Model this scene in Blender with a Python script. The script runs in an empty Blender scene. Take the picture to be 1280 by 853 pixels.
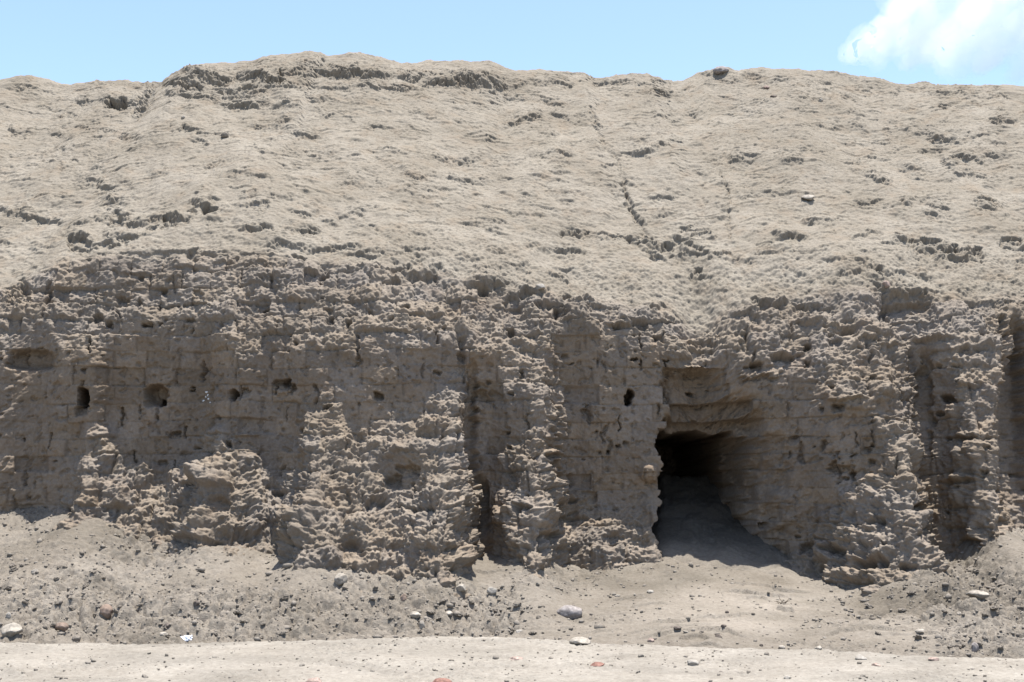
import bpy, bmesh, math, random
import numpy as np
from mathutils import Vector, noise as mnoise

rng = np.random.default_rng(7)
random.seed(7)
sc = bpy.context.scene
COL = sc.collection
F32 = np.float32

# ------------------------------------------------------------------ camera model
W0, H0, FPX = 1280.0, 853.0, 1545.0
CAM = np.array([0.0, 0.0, 1.6])
PITCH = math.radians(6.4)
CP, SP = math.cos(PITCH), math.sin(PITCH)

def project(x, y, z):
    dz = z - CAM[2]
    d = y * CP + dz * SP
    u = -y * SP + dz * CP
    return 640.0 + FPX * x / d, 426.5 - FPX * u / d

def ray(px, py):
    a = (px - 640.0) / FPX
    b = (426.5 - py) / FPX
    d = np.array([a, CP - b * SP, SP + b * CP])
    return d / np.linalg.norm(d)

def tan_el(py):
    b = (426.5 - py) / FPX
    return (SP + b * CP) / (CP - b * SP)

# ------------------------------------------------------------------ noise
def hash2(ix, iy, seed):
    h = (ix.astype(np.uint32) * np.uint32(374761393) + iy.astype(np.uint32) * np.uint32(668265263)
         + np.uint32(seed * 1442695041 & 0xffffffff))
    h = (h ^ (h >> np.uint32(13))) * np.uint32(1274126177)
    h = h ^ (h >> np.uint32(16))
    return h

def rnd(ix, iy, seed):
    return (hash2(ix, iy, seed) & np.uint32(0xffffff)).astype(F32) / F32(16777216.0)

def noise2(x, y, seed=0):
    xf = np.floor(x); yf = np.floor(y)
    ix = xf.astype(np.int32); iy = yf.astype(np.int32)
    fx = (x - xf).astype(F32); fy = (y - yf).astype(F32)
    def g(dx, dy):
        a = rnd(ix + dx, iy + dy, seed) * F32(2 * math.pi)
        return np.cos(a) * (fx - dx) + np.sin(a) * (fy - dy)
    u = fx * fx * fx * (fx * (fx * 6 - 15) + 10)
    v = fy * fy * fy * (fy * (fy * 6 - 15) + 10)
    n0 = g(0, 0); n0 += u * (g(1, 0) - n0)
    n1 = g(0, 1); n1 += u * (g(1, 1) - n1)
    return (n0 + v * (n1 - n0)) * F32(1.5)

def fbm(x, y, seed=0, octv=4, gain=0.5, lac=2.03):
    a = 1.0; out = 0
    for o in range(octv):
        out = out + a * noise2(x, y, seed + o * 17)
        x = x * lac + 3.7; y = y * lac + 1.3; a *= gain
    return out

def worley(x, y, seed=0):
    xf = np.floor(x); yf = np.floor(y)
    ix = xf.astype(np.int32); iy = yf.astype(np.int32)
    fx = (x - xf).astype(F32); fy = (y - yf).astype(F32)
    f1 = np.full(x.shape, 9.0, F32)
    for dx in (-1, 0, 1):
        for dy in (-1, 0, 1):
            jx = rnd(ix + dx, iy + dy, seed); jy = rnd(ix + dx, iy + dy, seed + 5)
            hh = rnd(ix + dx, iy + dy, seed + 9) * F32(0.35)
            d = np.sqrt((dx + jx - fx) ** 2 + (dy + jy - fy) ** 2) + hh
            np.minimum(f1, d, out=f1)
    return f1

def hash3(ix, iy, iz, seed):
    return rnd(ix + iz * np.int32(7919), iy - iz * np.int32(104729), seed)

def noise3(x, y, z, seed=0):
    xf, yf, zf = np.floor(x), np.floor(y), np.floor(z)
    ix, iy, iz = xf.astype(np.int32), yf.astype(np.int32), zf.astype(np.int32)
    fx, fy_, fz2 = (x - xf).astype(F32), (y - yf).astype(F32), (z - zf).astype(F32)
    u, v, w_ = fx * fx * (3 - 2 * fx), fy_ * fy_ * (3 - 2 * fy_), fz2 * fz2 * (3 - 2 * fz2)
    def pl(dz):
        a = hash3(ix, iy, iz + dz, seed); b = hash3(ix + 1, iy, iz + dz, seed)
        c = hash3(ix, iy + 1, iz + dz, seed); d = hash3(ix + 1, iy + 1, iz + dz, seed)
        a = a + u * (b - a); c = c + u * (d - c)
        return a + v * (c - a)
    p0 = pl(0); p1 = pl(1)
    return (p0 + w_ * (p1 - p0)) * 2 - 1

def fbm3(x, y, z, seed=0, octv=3, gain=0.5):
    a = 1.0; out = 0
    for o in range(octv):
        out = out + a * noise3(x, y, z, seed + o * 17)
        x = x * 2.03 + 3.7; y = y * 2.03 + 1.3; z = z * 2.03 + 5.1; a *= gain
    return out

def worley3(x, y, z, seed=0):
    xf, yf, zf = np.floor(x), np.floor(y), np.floor(z)
    ix, iy, iz = xf.astype(np.int32), yf.astype(np.int32), zf.astype(np.int32)
    fx, fy_, fz2 = (x - xf).astype(F32), (y - yf).astype(F32), (z - zf).astype(F32)
    f1 = np.full(x.shape, 9.0, F32)
    for dx in (-1, 0, 1):
        for dy in (-1, 0, 1):
            for dz in (-1, 0, 1):
                h = hash2(ix + dx + (iz + dz) * np.int32(7919), iy + dy - (iz + dz) * np.int32(104729), seed)
                jx = (h & np.uint32(1023)).astype(F32) / 1023; jy = ((h >> np.uint32(10)) & np.uint32(1023)).astype(F32) / 1023
                jz = ((h >> np.uint32(20)) & np.uint32(1023)).astype(F32) / 1023
                d = (dx + jx - fx) ** 2 + (dy + jy - fy_) ** 2 + (dz + jz - fz2) ** 2
                np.minimum(f1, d, out=f1)
    return np.sqrt(f1)

def sstep(a, b, x):
    t = np.clip((x - a) / (b - a), 0, 1)
    return t * t * (3 - 2 * t)

def gblur(a, s, axis):
    r = max(1, int(3 * s))
    k = np.exp(-0.5 * (np.arange(-r, r + 1) / s) ** 2); k /= k.sum()
    pad = [(0, 0)] * a.ndim; pad[axis] = (r, r)
    p = np.pad(a, pad, mode='edge')
    out = np.zeros(a.shape, np.float64)
    n = a.shape[axis]
    for i, w in enumerate(k):
        sl = [slice(None)] * a.ndim; sl[axis] = slice(i, i + n)
        out += w * p[tuple(sl)]
    return out.astype(a.dtype)

def poly(pts, x):
    p = np.array(pts, float)
    return np.interp(x, p[:, 0], p[:, 1])

# ------------------------------------------------------------------ materials
def mat_soil(name, dark, light, bump=0.012, fine=70.0, patch=1.2, tint=None, attr=None):
    m = bpy.data.materials.new(name); m.use_nodes = True
    nt = m.node_tree; N = nt.nodes; L = nt.links
    b = N['Principled BSDF']; b.inputs['Roughness'].default_value = 1.0
    b.inputs['Specular IOR Level'].default_value = 0.05
    tc = N.new('ShaderNodeTexCoord')
    def nz(scale, detail, rough=0.6):
        n = N.new('ShaderNodeTexNoise'); n.inputs['Scale'].default_value = scale
        n.inputs['Detail'].default_value = detail; n.inputs['Roughness'].default_value = rough
        L.new(tc.outputs['Object'], n.inputs['Vector']); return n
    n1 = nz(patch, 5); n2 = nz(fine * 0.35, 4, 0.7); n3 = nz(fine, 3, 0.7)
    def ramp(sock, a, b_):
        r = N.new('ShaderNodeMapRange'); r.inputs[1].default_value = a; r.inputs[2].default_value = b_
        L.new(sock, r.inputs[0]); return r.outputs[0]
    mx = N.new('ShaderNodeMix'); mx.data_type = 'RGBA'
    mx.inputs[6].default_value = (*dark, 1); mx.inputs[7].default_value = (*light, 1)
    L.new(ramp(n1.outputs['Fac'], 0.32, 0.68), mx.inputs[0])
    mul = N.new('ShaderNodeMix'); mul.data_type = 'RGBA'; mul.blend_type = 'MULTIPLY'; mul.inputs[0].default_value = 1
    cr = N.new('ShaderNodeValToRGB')
    cr.color_ramp.elements[0].position = 0.25; cr.color_ramp.elements[0].color = (0.74, 0.72, 0.70, 1)
    cr.color_ramp.elements[1].position = 0.75; cr.color_ramp.elements[1].color = (1.16, 1.16, 1.15, 1)
    L.new(n2.outputs['Fac'], cr.inputs[0])
    L.new(mx.outputs[2], mul.inputs[6]); L.new(cr.outputs[0], mul.inputs[7])
    last = mul.outputs[2]
    if tint:
        n4 = nz(3.1, 4)
        t = N.new('ShaderNodeMix'); t.data_type = 'RGBA'; t.inputs[7].default_value = (*tint, 1)
        r4 = N.new('ShaderNodeMapRange'); r4.inputs[1].default_value = 0.52; r4.inputs[2].default_value = 0.72
        r4.inputs[4].default_value = 0.55
        L.new(n4.outputs['Fac'], r4.inputs[0]); L.new(r4.outputs[0], t.inputs[0]); L.new(last, t.inputs[6]); last = t.outputs[2]
    if attr:
        at = N.new('ShaderNodeAttribute'); at.attribute_name = attr
        t = N.new('ShaderNodeMix'); t.data_type = 'RGBA'; t.blend_type = 'MULTIPLY'; t.inputs[0].default_value = 1
        L.new(last, t.inputs[6]); L.new(at.outputs['Color'], t.inputs[7]); last = t.outputs[2]
    L.new(last, b.inputs['Base Color'])
    ad = N.new('ShaderNodeMath'); ad.operation = 'ADD'
    L.new(n2.outputs['Fac'], ad.inputs[0]); L.new(n3.outputs['Fac'], ad.inputs[1])
    bp = N.new('ShaderNodeBump'); bp.inputs['Strength'].default_value = 1.0; bp.inputs['Distance'].default_value = bump
    L.new(ad.outputs[0], bp.inputs['Height']); L.new(bp.outputs[0], b.inputs['Normal'])
    return m

def mat_stone(name, col, var=0.25, scale=14.0):
    d = tuple(c * (1 - var) for c in col); l = tuple(min(0.85, c * (1 + var)) for c in col)
    return mat_soil(name, d, l, bump=0.004, fine=90, patch=scale)

M_WALL = mat_soil('adobe', (0.172, 0.147, 0.114), (0.222, 0.194, 0.156), bump=0.0045, fine=75, patch=1.1,
                  tint=(0.180, 0.140, 0.100), attr='tone')
M_GROUND = mat_soil('rubble_soil', (0.152, 0.131, 0.105), (0.207, 0.182, 0.151), bump=0.010, fine=70, patch=0.9, attr='tone')
M_PATH = mat_soil('path_dust', (0.210, 0.188, 0.157), (0.256, 0.232, 0.197), bump=0.007, fine=60, patch=1.3, attr='tone')

# ------------------------------------------------------------------ mesh helpers
def mesh_from(name, V, faces4, mat, tone=None):
    me = bpy.data.meshes.new(name)
    nv = len(V); nf = len(faces4)
    me.vertices.add(nv); me.vertices.foreach_set('co', np.ascontiguousarray(V, F32).ravel())
    me.loops.add(nf * 4); me.loops.foreach_set('vertex_index', np.ascontiguousarray(faces4, np.int32).ravel())
    me.polygons.add(nf)
    me.polygons.foreach_set('loop_start', np.arange(0, nf * 4, 4, dtype=np.int32))
    me.polygons.foreach_set('loop_total', np.full(nf, 4, np.int32))
    if tone is not None:
        a = me.attributes.new('tone', 'FLOAT_COLOR', 'POINT')
        c = np.ones((nv, 4), F32); c[:, :3] = tone
        a.data.foreach_set('color', c.ravel())
    me.update(calc_edges=True); me.validate()
    me.materials.append(mat)
    return me

def link(name, me, parent=None):
    o = bpy.data.objects.new(name, me); COL.objects.link(o)
    if parent: o.parent = parent
    return o

def tag(o, label=None, cat=None, group=None, kind=None):
    if label: o['label'] = label
    if cat: o['category'] = cat
    if group: o['group'] = group
    if kind: o['kind'] = kind
    return o

def split_grid(V, keep, rows, cols, tone=None):
    """faces of a rows x cols grid where keep (rows-1, cols-1) is true, with their own compact vertices"""
    r, c = np.nonzero(keep)
    a = r * cols + c
    f = np.stack([a, a + 1, a + cols + 1, a + cols], 1)
    u, inv = np.unique(f.ravel(), return_inverse=True)
    return V.reshape(-1, 3)[u], inv.reshape(-1, 4), (None if tone is None else tone.reshape(-1, 3)[u])

# ------------------------------------------------------------------ the mound: base profile
CREST = [(-400, 112), (-100, 106), (0, 104), (60, 104), (100, 103), (150, 101), (208, 103), (216, 95), (240, 85), (290, 77), (320, 72),
         (345, 65), (375, 65), (395, 69), (405, 76), (440, 73), (520, 74), (570, 76), (610, 82), (640, 91), (680, 88),
         (735, 85), (747, 92), (790, 90), (820, 92), (838, 103), (860, 103), (885, 95), (910, 95), (950, 94), (1020, 96),
         (1050, 94), (1100, 96), (1135, 101), (1180, 101), (1230, 103), (1280, 107), (1380, 112), (1700, 130)]
TOPQ = [(-300, 370), (0, 362), (30, 350), (60, 334), (110, 318), (200, 320), (300, 318), (360, 322), (420, 330), (480, 335), (540, 350),
        (600, 356), (650, 365), (700, 372), (780, 380), (830, 392), (852, 408), (872, 428), (890, 418), (910, 395), (940, 382), (1000, 374),
        (1060, 364), (1100, 366), (1180, 372), (1240, 382), (1262, 372), (1300, 372), (1600, 372)]
xf = np.arange(-8.7, 8.7001, 0.0105)
step = np.cumsum(np.linspace(0.03, 0.55, 30))
X = np.concatenate([-8.7 - step[::-1], xf, 8.7 + step]).astype(np.float64)
NC = len(X)
Y0 = 15.6
pxw = 640 + FPX * X / (Y0 * CP + 2.0 * SP)
ztop = 1.6 + Y0 * tan_el(gblur(poly(TOPQ, pxw), 9, 0))
K = 0.80
pxc = 640 + FPX * X / (21.2 * CP + 7.0 * SP)
tc_ = tan_el(poly(CREST, pxc) - 2.0)
zsm = 1.6 + Y0 * tan_el(gblur(np.minimum(poly(TOPQ, pxw), 385.0), 45, 0))
T = (Y0 * tc_ - (zsm - 1.6)) / (K - tc_)
T = np.clip(T, 3.0, 9.0) + 0.04 * fbm(X * 2.5, X * 0 + 2.2, 72, 4)

NA, NB, NP_, ND = 500, 580, 70, 24
# lit / shaded batter of the face: polygons in photograph pixels giving how far the foot of the wall leans out
LW, LH = 360, 214
LX = (np.arange(LW) * 4.0 - 80)[None, :].repeat(LH, 0)
LY = (np.arange(LH) * 4.0)[:, None].repeat(LW, 1)
def inpoly(pts):
    p = np.array(pts, float); ins = np.zeros(LX.shape, bool); j = len(p) - 1
    for i in range(len(p)):
        xi, yi = p[i]; xj, yj = p[j]
        if yi != yj:
            c = ((yi > LY) != (yj > LY)) & (LX < (xj - xi) * (LY - yi) / (yj - yi) + xi)
            ins ^= c
        j = i
    return ins
LIT = np.full((LH, LW), 0.02, F32)
def paint(v, *pts): LIT[inpoly(pts)] = v
# upper mixed band
paint(0.50, (-90, 300), (300, 300), (560, 330), (720, 350), (860, 380), (1000, 350), (1290, 350), (1290, 380), (1250, 395), (1240, 440), (1190, 430), (1140, 470),
      (1050, 460), (960, 450), (890, 455), (850, 458), (830, 430), (760, 402), (700, 405), (690, 450), (650, 462), (590, 440), (560, 430),
      (430, 440), (330, 440), (250, 400), (130, 400), (60, 410), (-90, 410))
paint(0.85, (400, 300), (560, 330), (720, 350), (850, 380), (890, 440), (840, 440), (820, 412), (760, 392), (700, 392), (640, 420), (590, 415), (560, 408), (500, 400), (430, 385))
paint(0.85, (885, 440), (900, 380), (1000, 350), (1290, 350), (1290, 372), (1250, 385), (1240, 420), (1180, 405), (1120, 430), (1040, 425), (960, 425), (905, 448))
paint(0.70, (-90, 330), (75, 322), (75, 400), (-90, 400))
paint(0.12, (75, 328), (330, 328), (325, 348), (250, 372), (75, 370))
paint(0.8, (75, 372), (250, 372), (250, 392), (75, 392))
paint(0.05, (1100, 372), (1175, 368), (1150, 395), (1140, 415), (1112, 405))
paint(0.04, (590, 365), (612, 360), (660, 362), (650, 385), (600, 395))
paint(0.8, (20, 345), (68, 345), (66, 372), (24, 372))
paint(0.7, (70, 402), (130, 400), (128, 434), (72, 432))
paint(0.7, (345, 388), (430, 395), (430, 436), (370, 428))
paint(0.75, (265, 345), (330, 345), (340, 372), (300, 380))
paint(0.7, (-90, 350), (14, 352), (14, 435), (-90, 435))
paint(0.7, (280, 405), (325, 408), (312, 458), (296, 440))
paint(0.85, (1138, 398), (1170, 385), (1242, 400), (1250, 440), (1180, 432))
# lower lobes, left
paint(0.75, (-90, 760), (-90, 655), (50, 650), (90, 618), (108, 560), (115, 535), (150, 545), (165, 580), (200, 590), (235, 578), (250, 545),
      (275, 530), (290, 560), (325, 575), (345, 600), (365, 600), (375, 540), (385, 505), (420, 480), (436, 540), (470, 540), (500, 520),
      (520, 508), (550, 488), (566, 468), (574, 446), (579, 452), (580, 560), (598, 600), (602, 690), (602, 790), (-90, 790))
paint(0.12, (475, 585), (515, 560), (535, 585), (525, 610), (490, 612))
paint(0.15, (255, 620), (290, 600), (290, 640), (262, 655))
# the buttress between recess and tunnel
paint(0.55, (632, 465), (698, 465), (694, 520), (662, 512), (640, 505))
paint(0.62, (612, 800), (612, 680), (628, 648), (640, 600), (622, 585), (632, 548), (660, 528), (690, 545), (682, 560), (686, 590), (706, 600), (724, 622),
      (762, 625), (790, 642), (815, 622), (828, 640), (832, 800))
paint(0.35, (606, 660), (612, 600), (638, 590), (640, 650), (626, 690))
# right of the tunnel
paint(0.6, (983, 420), (1135, 420), (1138, 470), (1110, 500), (1050, 500), (1000, 470))
paint(0.8, (970, 800), (978, 700), (1005, 665), (1050, 640), (1055, 615), (1085, 600), (1110, 575), (1122, 530), (1132, 480), (1138, 480), (1140, 560), (1145, 600), (1150, 640), (1165, 655), (1190, 592),
      (1200, 545), (1182, 522), (1190, 500), (1186, 430), (1246, 430), (1250, 520), (1252, 660), (1252, 800))
paint(0.48, (1182, 500), (1250, 500), (1254, 800), (1160, 800), (1168, 655), (1192, 592), (1202, 545))
paint(0.26, (1142, 430), (1184, 430), (1182, 520), (1198, 545), (1188, 592), (1165, 650), (1152, 640), (1146, 600), (1141, 560))
paint(0.13, (1256, 400), (1330, 400), (1330, 700), (1256, 700))
paint(0.7, (1085, 520), (1128, 520), (1126, 560), (1092, 556))
LIT = gblur(gblur(LIT, 1.3, 0), 1.3, 1)
def sampleL(px, py):
    gx = np.clip((px + 80) / 4.0, 0, LW - 1.001); gy = np.clip(py / 4.0, 0, LH - 1.001)
    ix = gx.astype(int); iy = gy.astype(int); fx = gx - ix; fy = gy - iy
    return (LIT[iy, ix] * (1 - fx) + LIT[iy, ix + 1] * fx) * (1 - fy) + (LIT[iy + 1, ix] * (1 - fx) + LIT[iy + 1, ix + 1] * fx) * fy

BX = np.zeros((NA + NB + NP_ + ND, NC)); BY = BX.copy(); BZ = BX.copy(); LM = np.zeros_like(BX)
BX[:] = X[None]
# face, integrated from the top row down
zrow = np.linspace(-0.35, 1.0, NA)[:, None]
za = -0.35 + (ztop[None] + 0.35) * np.linspace(0, 1, NA)[:, None]
Ycur = np.full(NC, Y0)
wx = fbm(X * 2.2, X * 0 + 0.3, 71, 3)
for r in range(NA - 1, -1, -1):
    z = za[r]
    px, py = project(X, Ycur, z)
    wn1 = fbm(X * 4.0, z * 4.0, 31, 3); wn2 = fbm(X * 4.0, z * 4.0, 57, 3)
    l = sampleL(px + wn1 * 9, py + wn2 * 9)
    l = l * np.clip(1.0 + 0.5 * fbm(X * 2.1, z * 3.2, 93, 2), 0.35, 1.5)
    BY[r] = Ycur; BZ[r] = z; LM[r] = l
    dz = za[r] - za[r - 1] if r else 0
    Ycur = Ycur - dz * (-0.045 + 0.93 * l)
BY[:NA] = gblur(BY[:NA], 6.5, 1)
# slope
tb = np.linspace(0, 1, NB + 1)[1:, None]
BY[NA:NA + NB] = Y0 + T[None] * tb
BZ[NA:NA + NB] = zsm[None] + K * T[None] * tb + (ztop - zsm)[None] * np.exp(-(T[None] * tb / 1.1) ** 1.5)
# top
d = (np.linspace(0, 1, NP_ + 1)[1:, None] ** 1.6) * 7.0
BY[NA + NB:NA + NB + NP_] = Y0 + T[None] + d
BZ[NA + NB:NA + NB + NP_] = (zsm + K * T)[None] + 0.35 * (1 - np.exp(-d / 0.8)) * 0.6 - 0.05 * d
d2 = np.linspace(0, 1, ND + 1)[1:, None]
BY[NA + NB + NP_:] = BY[NA + NB + NP_ - 1][None] + d2 * 11.0
BZ[NA + NB + NP_:] = BZ[NA + NB + NP_ - 1][None] * (1 - d2) - 0.35 * d2
# round the break between face and slope a little, and the crest
def round_rows(A, r0, r1, s):
    B = gblur(A[r0 - 60:r1 + 60], s, 0)
    w = np.zeros(B.shape[0]); w[60:-60] = np.sin(np.linspace(0, math.pi, r1 - r0)) ** 0.5
    A[r0 - 60:r1 + 60] = A[r0 - 60:r1 + 60] * (1 - w[:, None]) + B * w[:, None]
for A in (BY, BZ):
    round_rows(A, NA - 80, NA + 90, 26)
    round_rows(A, NA + NB - 40, NA + NB + 8, 5)
# broad undulation of the slope (gullies)
SL = np.zeros((NA + NB + NP_ + ND, 1)); SL[NA:NA + NB + NP_] = 1
SL = gblur(SL, 25, 0)
NR = NA + NB + NP_ + ND
# arc-length parameter
ds = np.sqrt(np.diff(BY, axis=0) ** 2 + np.diff(BZ, axis=0) ** 2)
mid = NC // 2
S = np.zeros((NR, NC)); S[1:] = np.cumsum(gblur(ds, 40, 1), axis=0)
S -= S[NA][None]                       # zero at the break
S = S.astype(F32); XX = BX.astype(F32)
# normals of the smoothed profile
sy = gblur(gblur(BY, 12, 0), 14, 1); sz = gblur(gblur(BZ, 12, 0), 14, 1)
ty = np.gradient(sy, axis=0); tz = np.gradient(sz, axis=0)
ln = np.sqrt(ty ** 2 + tz ** 2) + 1e-9
NYv = (-tz / ln).astype(F32); NZv = (ty / ln).astype(F32)
dyx = np.gradient(sy, axis=1) / np.gradient(BX, axis=1)
NXv = (np.clip(dyx, -1.6, 1.6) * -NYv * 0.75).astype(F32)
P, Q = project(BX, BY, BZ)
P = P.astype(F32); Q = Q.astype(F32)
D = np.zeros((NR, NC), F32)
LM = LM.astype(F32)
face = np.zeros((NR, 1), F32); face[:NA] = 1; face = gblur(face, 9, 0)
slope = (1 - face) * np.ones((1, NC), F32)
face = face * np.ones((1, NC), F32)
lit = np.clip(LM * 1.25, 0, 1)

# --- broad forms
D += slope * SL * (0.15 * fbm(XX * 0.5, S * 0.28, 3, 2) + 0.035 * fbm(XX * 1.7, S * 1.1, 11, 3)).astype(F32)
D += face * (0.05 * fbm(XX * 0.9, S * 0.8, 21, 3)).astype(F32)

# --- adobe courses on the face
zc = BZ.astype(F32) + 0.05 * noise2(XX * 0.45, BZ.astype(F32) * 0.9, 5) + 0.012 * noise2(XX * 4, BZ.astype(F32) * 4, 6)
CH = 0.212
ci = np.floor(zc / CH); fz = zc / CH - ci
ci = ci.astype(np.int32)
blen = 0.40
xo = XX / blen + 0.5 * (ci % 2) + 0.35 * rnd(ci, ci * 0 + 3, 8) + 0.10 * noise2(XX * 1.3, ci * 3.1, 14)
bi = np.floor(xo).astype(np.int32); fxb = xo - bi
ex = np.minimum(fxb, 1 - fxb) * blen; ez = np.minimum(fz, 1 - fz) * CH
wj = 0.5 + 0.5 * fbm(XX * 6, S * 6, 44, 2)
jm = np.clip(0.35 + 1.2 * fbm(XX * 2.1, S * 2.6, 46, 2), 0.0, 1)
joint = np.maximum((1 - sstep(0.0, 0.016, ez)) * jm, (1 - sstep(0.0, 0.020, ex)) * (rnd(bi, ci, 71) > 0.25))
brnd = rnd(bi, ci, 33); bmiss = rnd(bi, ci, 91)
brick = (brnd - 0.5) * 0.040 - joint * 0.042 * np.clip(wj, 0.15, 1)
brick -= (bmiss > 0.955) * 0.06 * sstep(0, 0.03, np.minimum(ex, ez))
upper = sstep(455, 395, Q) * face
brick_w = face * (1 - 0.45 * lit) * np.clip(0.75 + 0.7 * fbm(XX * 1.1, S * 1.4, 19, 2), 0.15, 1.2)
D += brick * brick_w
D += upper * ((brnd - 0.45) * 0.10) * np.clip(0.7 + fbm(XX * 1.5, S * 1.5, 73, 2), 0, 1)
# erosion: bricks lose their corners
D -= face * 0.02 * np.clip(fbm(XX * 5, S * 5, 23, 3), 0, 1) * (1 - lit)

# --- crust and clods
wx1 = XX + 0.016 * fbm(XX * 9, S * 9, 61, 2); ws1 = S + 0.016 * fbm(XX * 9 + 9, S * 9, 62, 2)
w_fine = np.zeros((NR, NC), F32); w_fine[NA:] = worley(XX[NA:] * 30, S[NA:] * 32, 6)
FR = slice(0, NA + 150)
fX, fY, fZ = BX[FR].astype(F32), BY[FR].astype(F32), BZ[FR].astype(F32)
qx = fX + 0.018 * noise3(fX * 9, fY * 9, fZ * 9, 61); qz = fZ + 0.018 * noise3(fX * 9, fY * 9, fZ * 9, 62)
def full(a):
    o_ = np.zeros((NR, NC), F32); o_[FR] = a; return o_
w_big = full(worley3(qx * 4.0, fY * 4.0, qz * 4.8, 2)); w_mid = full(worley3(qx * 11, fY * 11, qz * 12, 4))
wf3 = worley3(fX * 27, fY * 27, fZ * 30, 6)
w_fine[:NA] = wf3[:NA]
g_fine = full(fbm3(fX * 30, fY * 30, fZ * 36, 83, 3)); g_mid = full(fbm3(fX * 3.4, fY * 3.4, fZ * 4.2, 81, 4)); g_rill = full(fbm3(fX * 5.5, fY * 5.5, fZ * 1.2, 87, 3))
sho = sstep(0.15, 1.25, S) * np.clip(0.5 + fbm(XX * 1.1, S * 0.8, 113, 2), 0.2, 1) + 0 * S
sho = np.maximum(sho, sstep(0.9, 1.5, S)).astype(F32)      # 0 at the broken shoulder, 1 on the open slope
crusty = np.clip(lit * 1.1 + 0.08 + 0.12 * upper, 0, 1) * face
crusty *= 1 - 0.85 * sstep(800, 830, P) * sstep(1000, 940, P) * sstep(455, 470, Q)
D += crusty * ((0.45 - w_big ** 2) * 0.052 + (0.4 - w_mid ** 2) * 0.034 + (0.5 - w_fine) * 0.028) * (1 - 0.35 * upper)
blk = (rnd(bi, ci, 34) - 0.5) * sstep(0.0, 0.05, np.minimum(ex, ez + 0.012)) - 0.7 * (1 - sstep(0.0, 0.03, ex)) * (rnd(bi, ci, 72) > 0.4)
D += crusty * 0.060 * blk * np.clip(0.55 + 1.1 * full(fbm3(fX * 1.7, fY * 1.7, fZ * 1.7, 37, 2)), 0, 1.2)
D += crusty * 0.05 * g_rill
D += crusty * 0.052 * np.clip(0.6 + wj - 0.5, 0, 1.2) * (np.sqrt(np.clip(1 - (2 * fz - 1) ** 4, 0, 1)) - 0.5)
D += crusty * 0.021 * g_fine
D += crusty * 0.070 * g_mid * (1 - 0.4 * upper)
shade = face * (1 - np.clip(lit * 1.2, 0, 1))
D += shade * (0.010 * fbm(XX * 14, S * 14, 41, 4) + 0.012 * fbm(XX * 3, S * 3.5, 42, 3))
D -= shade * 0.028 * sstep(0.30, 0.62, fbm(XX * 9, S * 9, 47, 3))
D += shade * (0.5 - w_fine) * 0.006

D += slope * (1 - sho) * (0.35 + 0.65 * sstep(400, 560, P)) * ((0.45 - w_big ** 2) * 0.05 + (0.4 - w_mid ** 2) * 0.035 + (0.5 - full(wf3)) * 0.02 + 0.03 * g_mid + 0.012 * g_fine)
# --- slope surface: streaky flakes, pits
st = fbm(XX * 3.0, S * 9.0, 101, 5, 0.55)
pm = np.clip(0.55 + 1.1 * fbm(XX * 0.7, S * 0.9, 109, 3), 0.12, 1.3)
D += slope * pm * (0.006 * st * sho + 0.0045 * fbm(XX * 17, S * 24, 105, 4, 0.6)) + slope * 0.010 * fbm(XX * 5, S * 7, 107, 3)
D -= slope * 0.010 * sstep(0.34, 0.62, fbm(XX * 13, S * 19, 117, 3))
D += slope * ((0.5 - w_fine) * 0.0055 * pm + (0.5 - worley(wx1 * 9, ws1 * 16, 16)) * 0.010 * np.clip(0.4 + fbm(XX * 1.2, S * 1.5, 17, 2), 0, 1))
saw = S * 5.5 + 1.5 * fbm(XX * 1.0, S * 1.6, 121, 4)
sf = saw - np.floor(saw)
sawm = np.clip(fbm(XX * 1.7, S * 3.4, 131, 3) * 1.5, 0, 1)
D += slope * sho * sawm * 0.028 * (1 - sf) * sstep(0.0, 0.06, sf)
saw2 = S * 15 + 2.2 * fbm(XX * 2.4, S * 3.0, 151, 4); sf2 = saw2 - np.floor(saw2)
D += slope * sho * np.clip(0.25 + fbm(XX * 2.7, S * 4.4, 161, 3), 0, 1) * 0.006 * (1 - sf2) * sstep(0, 0.1, sf2)

# ------------------------------------------------------------------ hand-placed features (photograph pixels)
WQ1 = (5.5 * fbm(XX * 5.5, S * 7, 201, 3) + 1.6 * fbm(XX * 24, S * 24, 203, 2)).astype(F32); WQ2 = (4.0 * fbm(XX * 5.5 + 7, S * 7, 207, 3) + 1.6 * fbm(XX * 24, S * 24, 205, 2)).astype(F32)
PW = P + WQ1; QW = Q + WQ2
colP = P[NA]; 
def patch(cx, cy, rx, ry):
    m = 34
    kr = int(np.argmin(np.abs(Q[:NA + NB, NC // 2] - cy)))
    c = np.nonzero((P[kr] > cx - rx - m) & (P[kr] < cx + rx + m))[0]
    if len(c) == 0: return None
    c0, c1 = c[0], c[-1] + 1
    qc = Q[:NA + NB + 20, (c0 + c1) // 2]
    r = np.nonzero((qc > cy - ry - m) & (qc < cy + ry + m))[0]
    if len(r) == 0: return None
    return slice(r[0], r[-1] + 1), slice(c0, c1)
HOLEID = np.zeros((NR, NC), np.int8)
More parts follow.
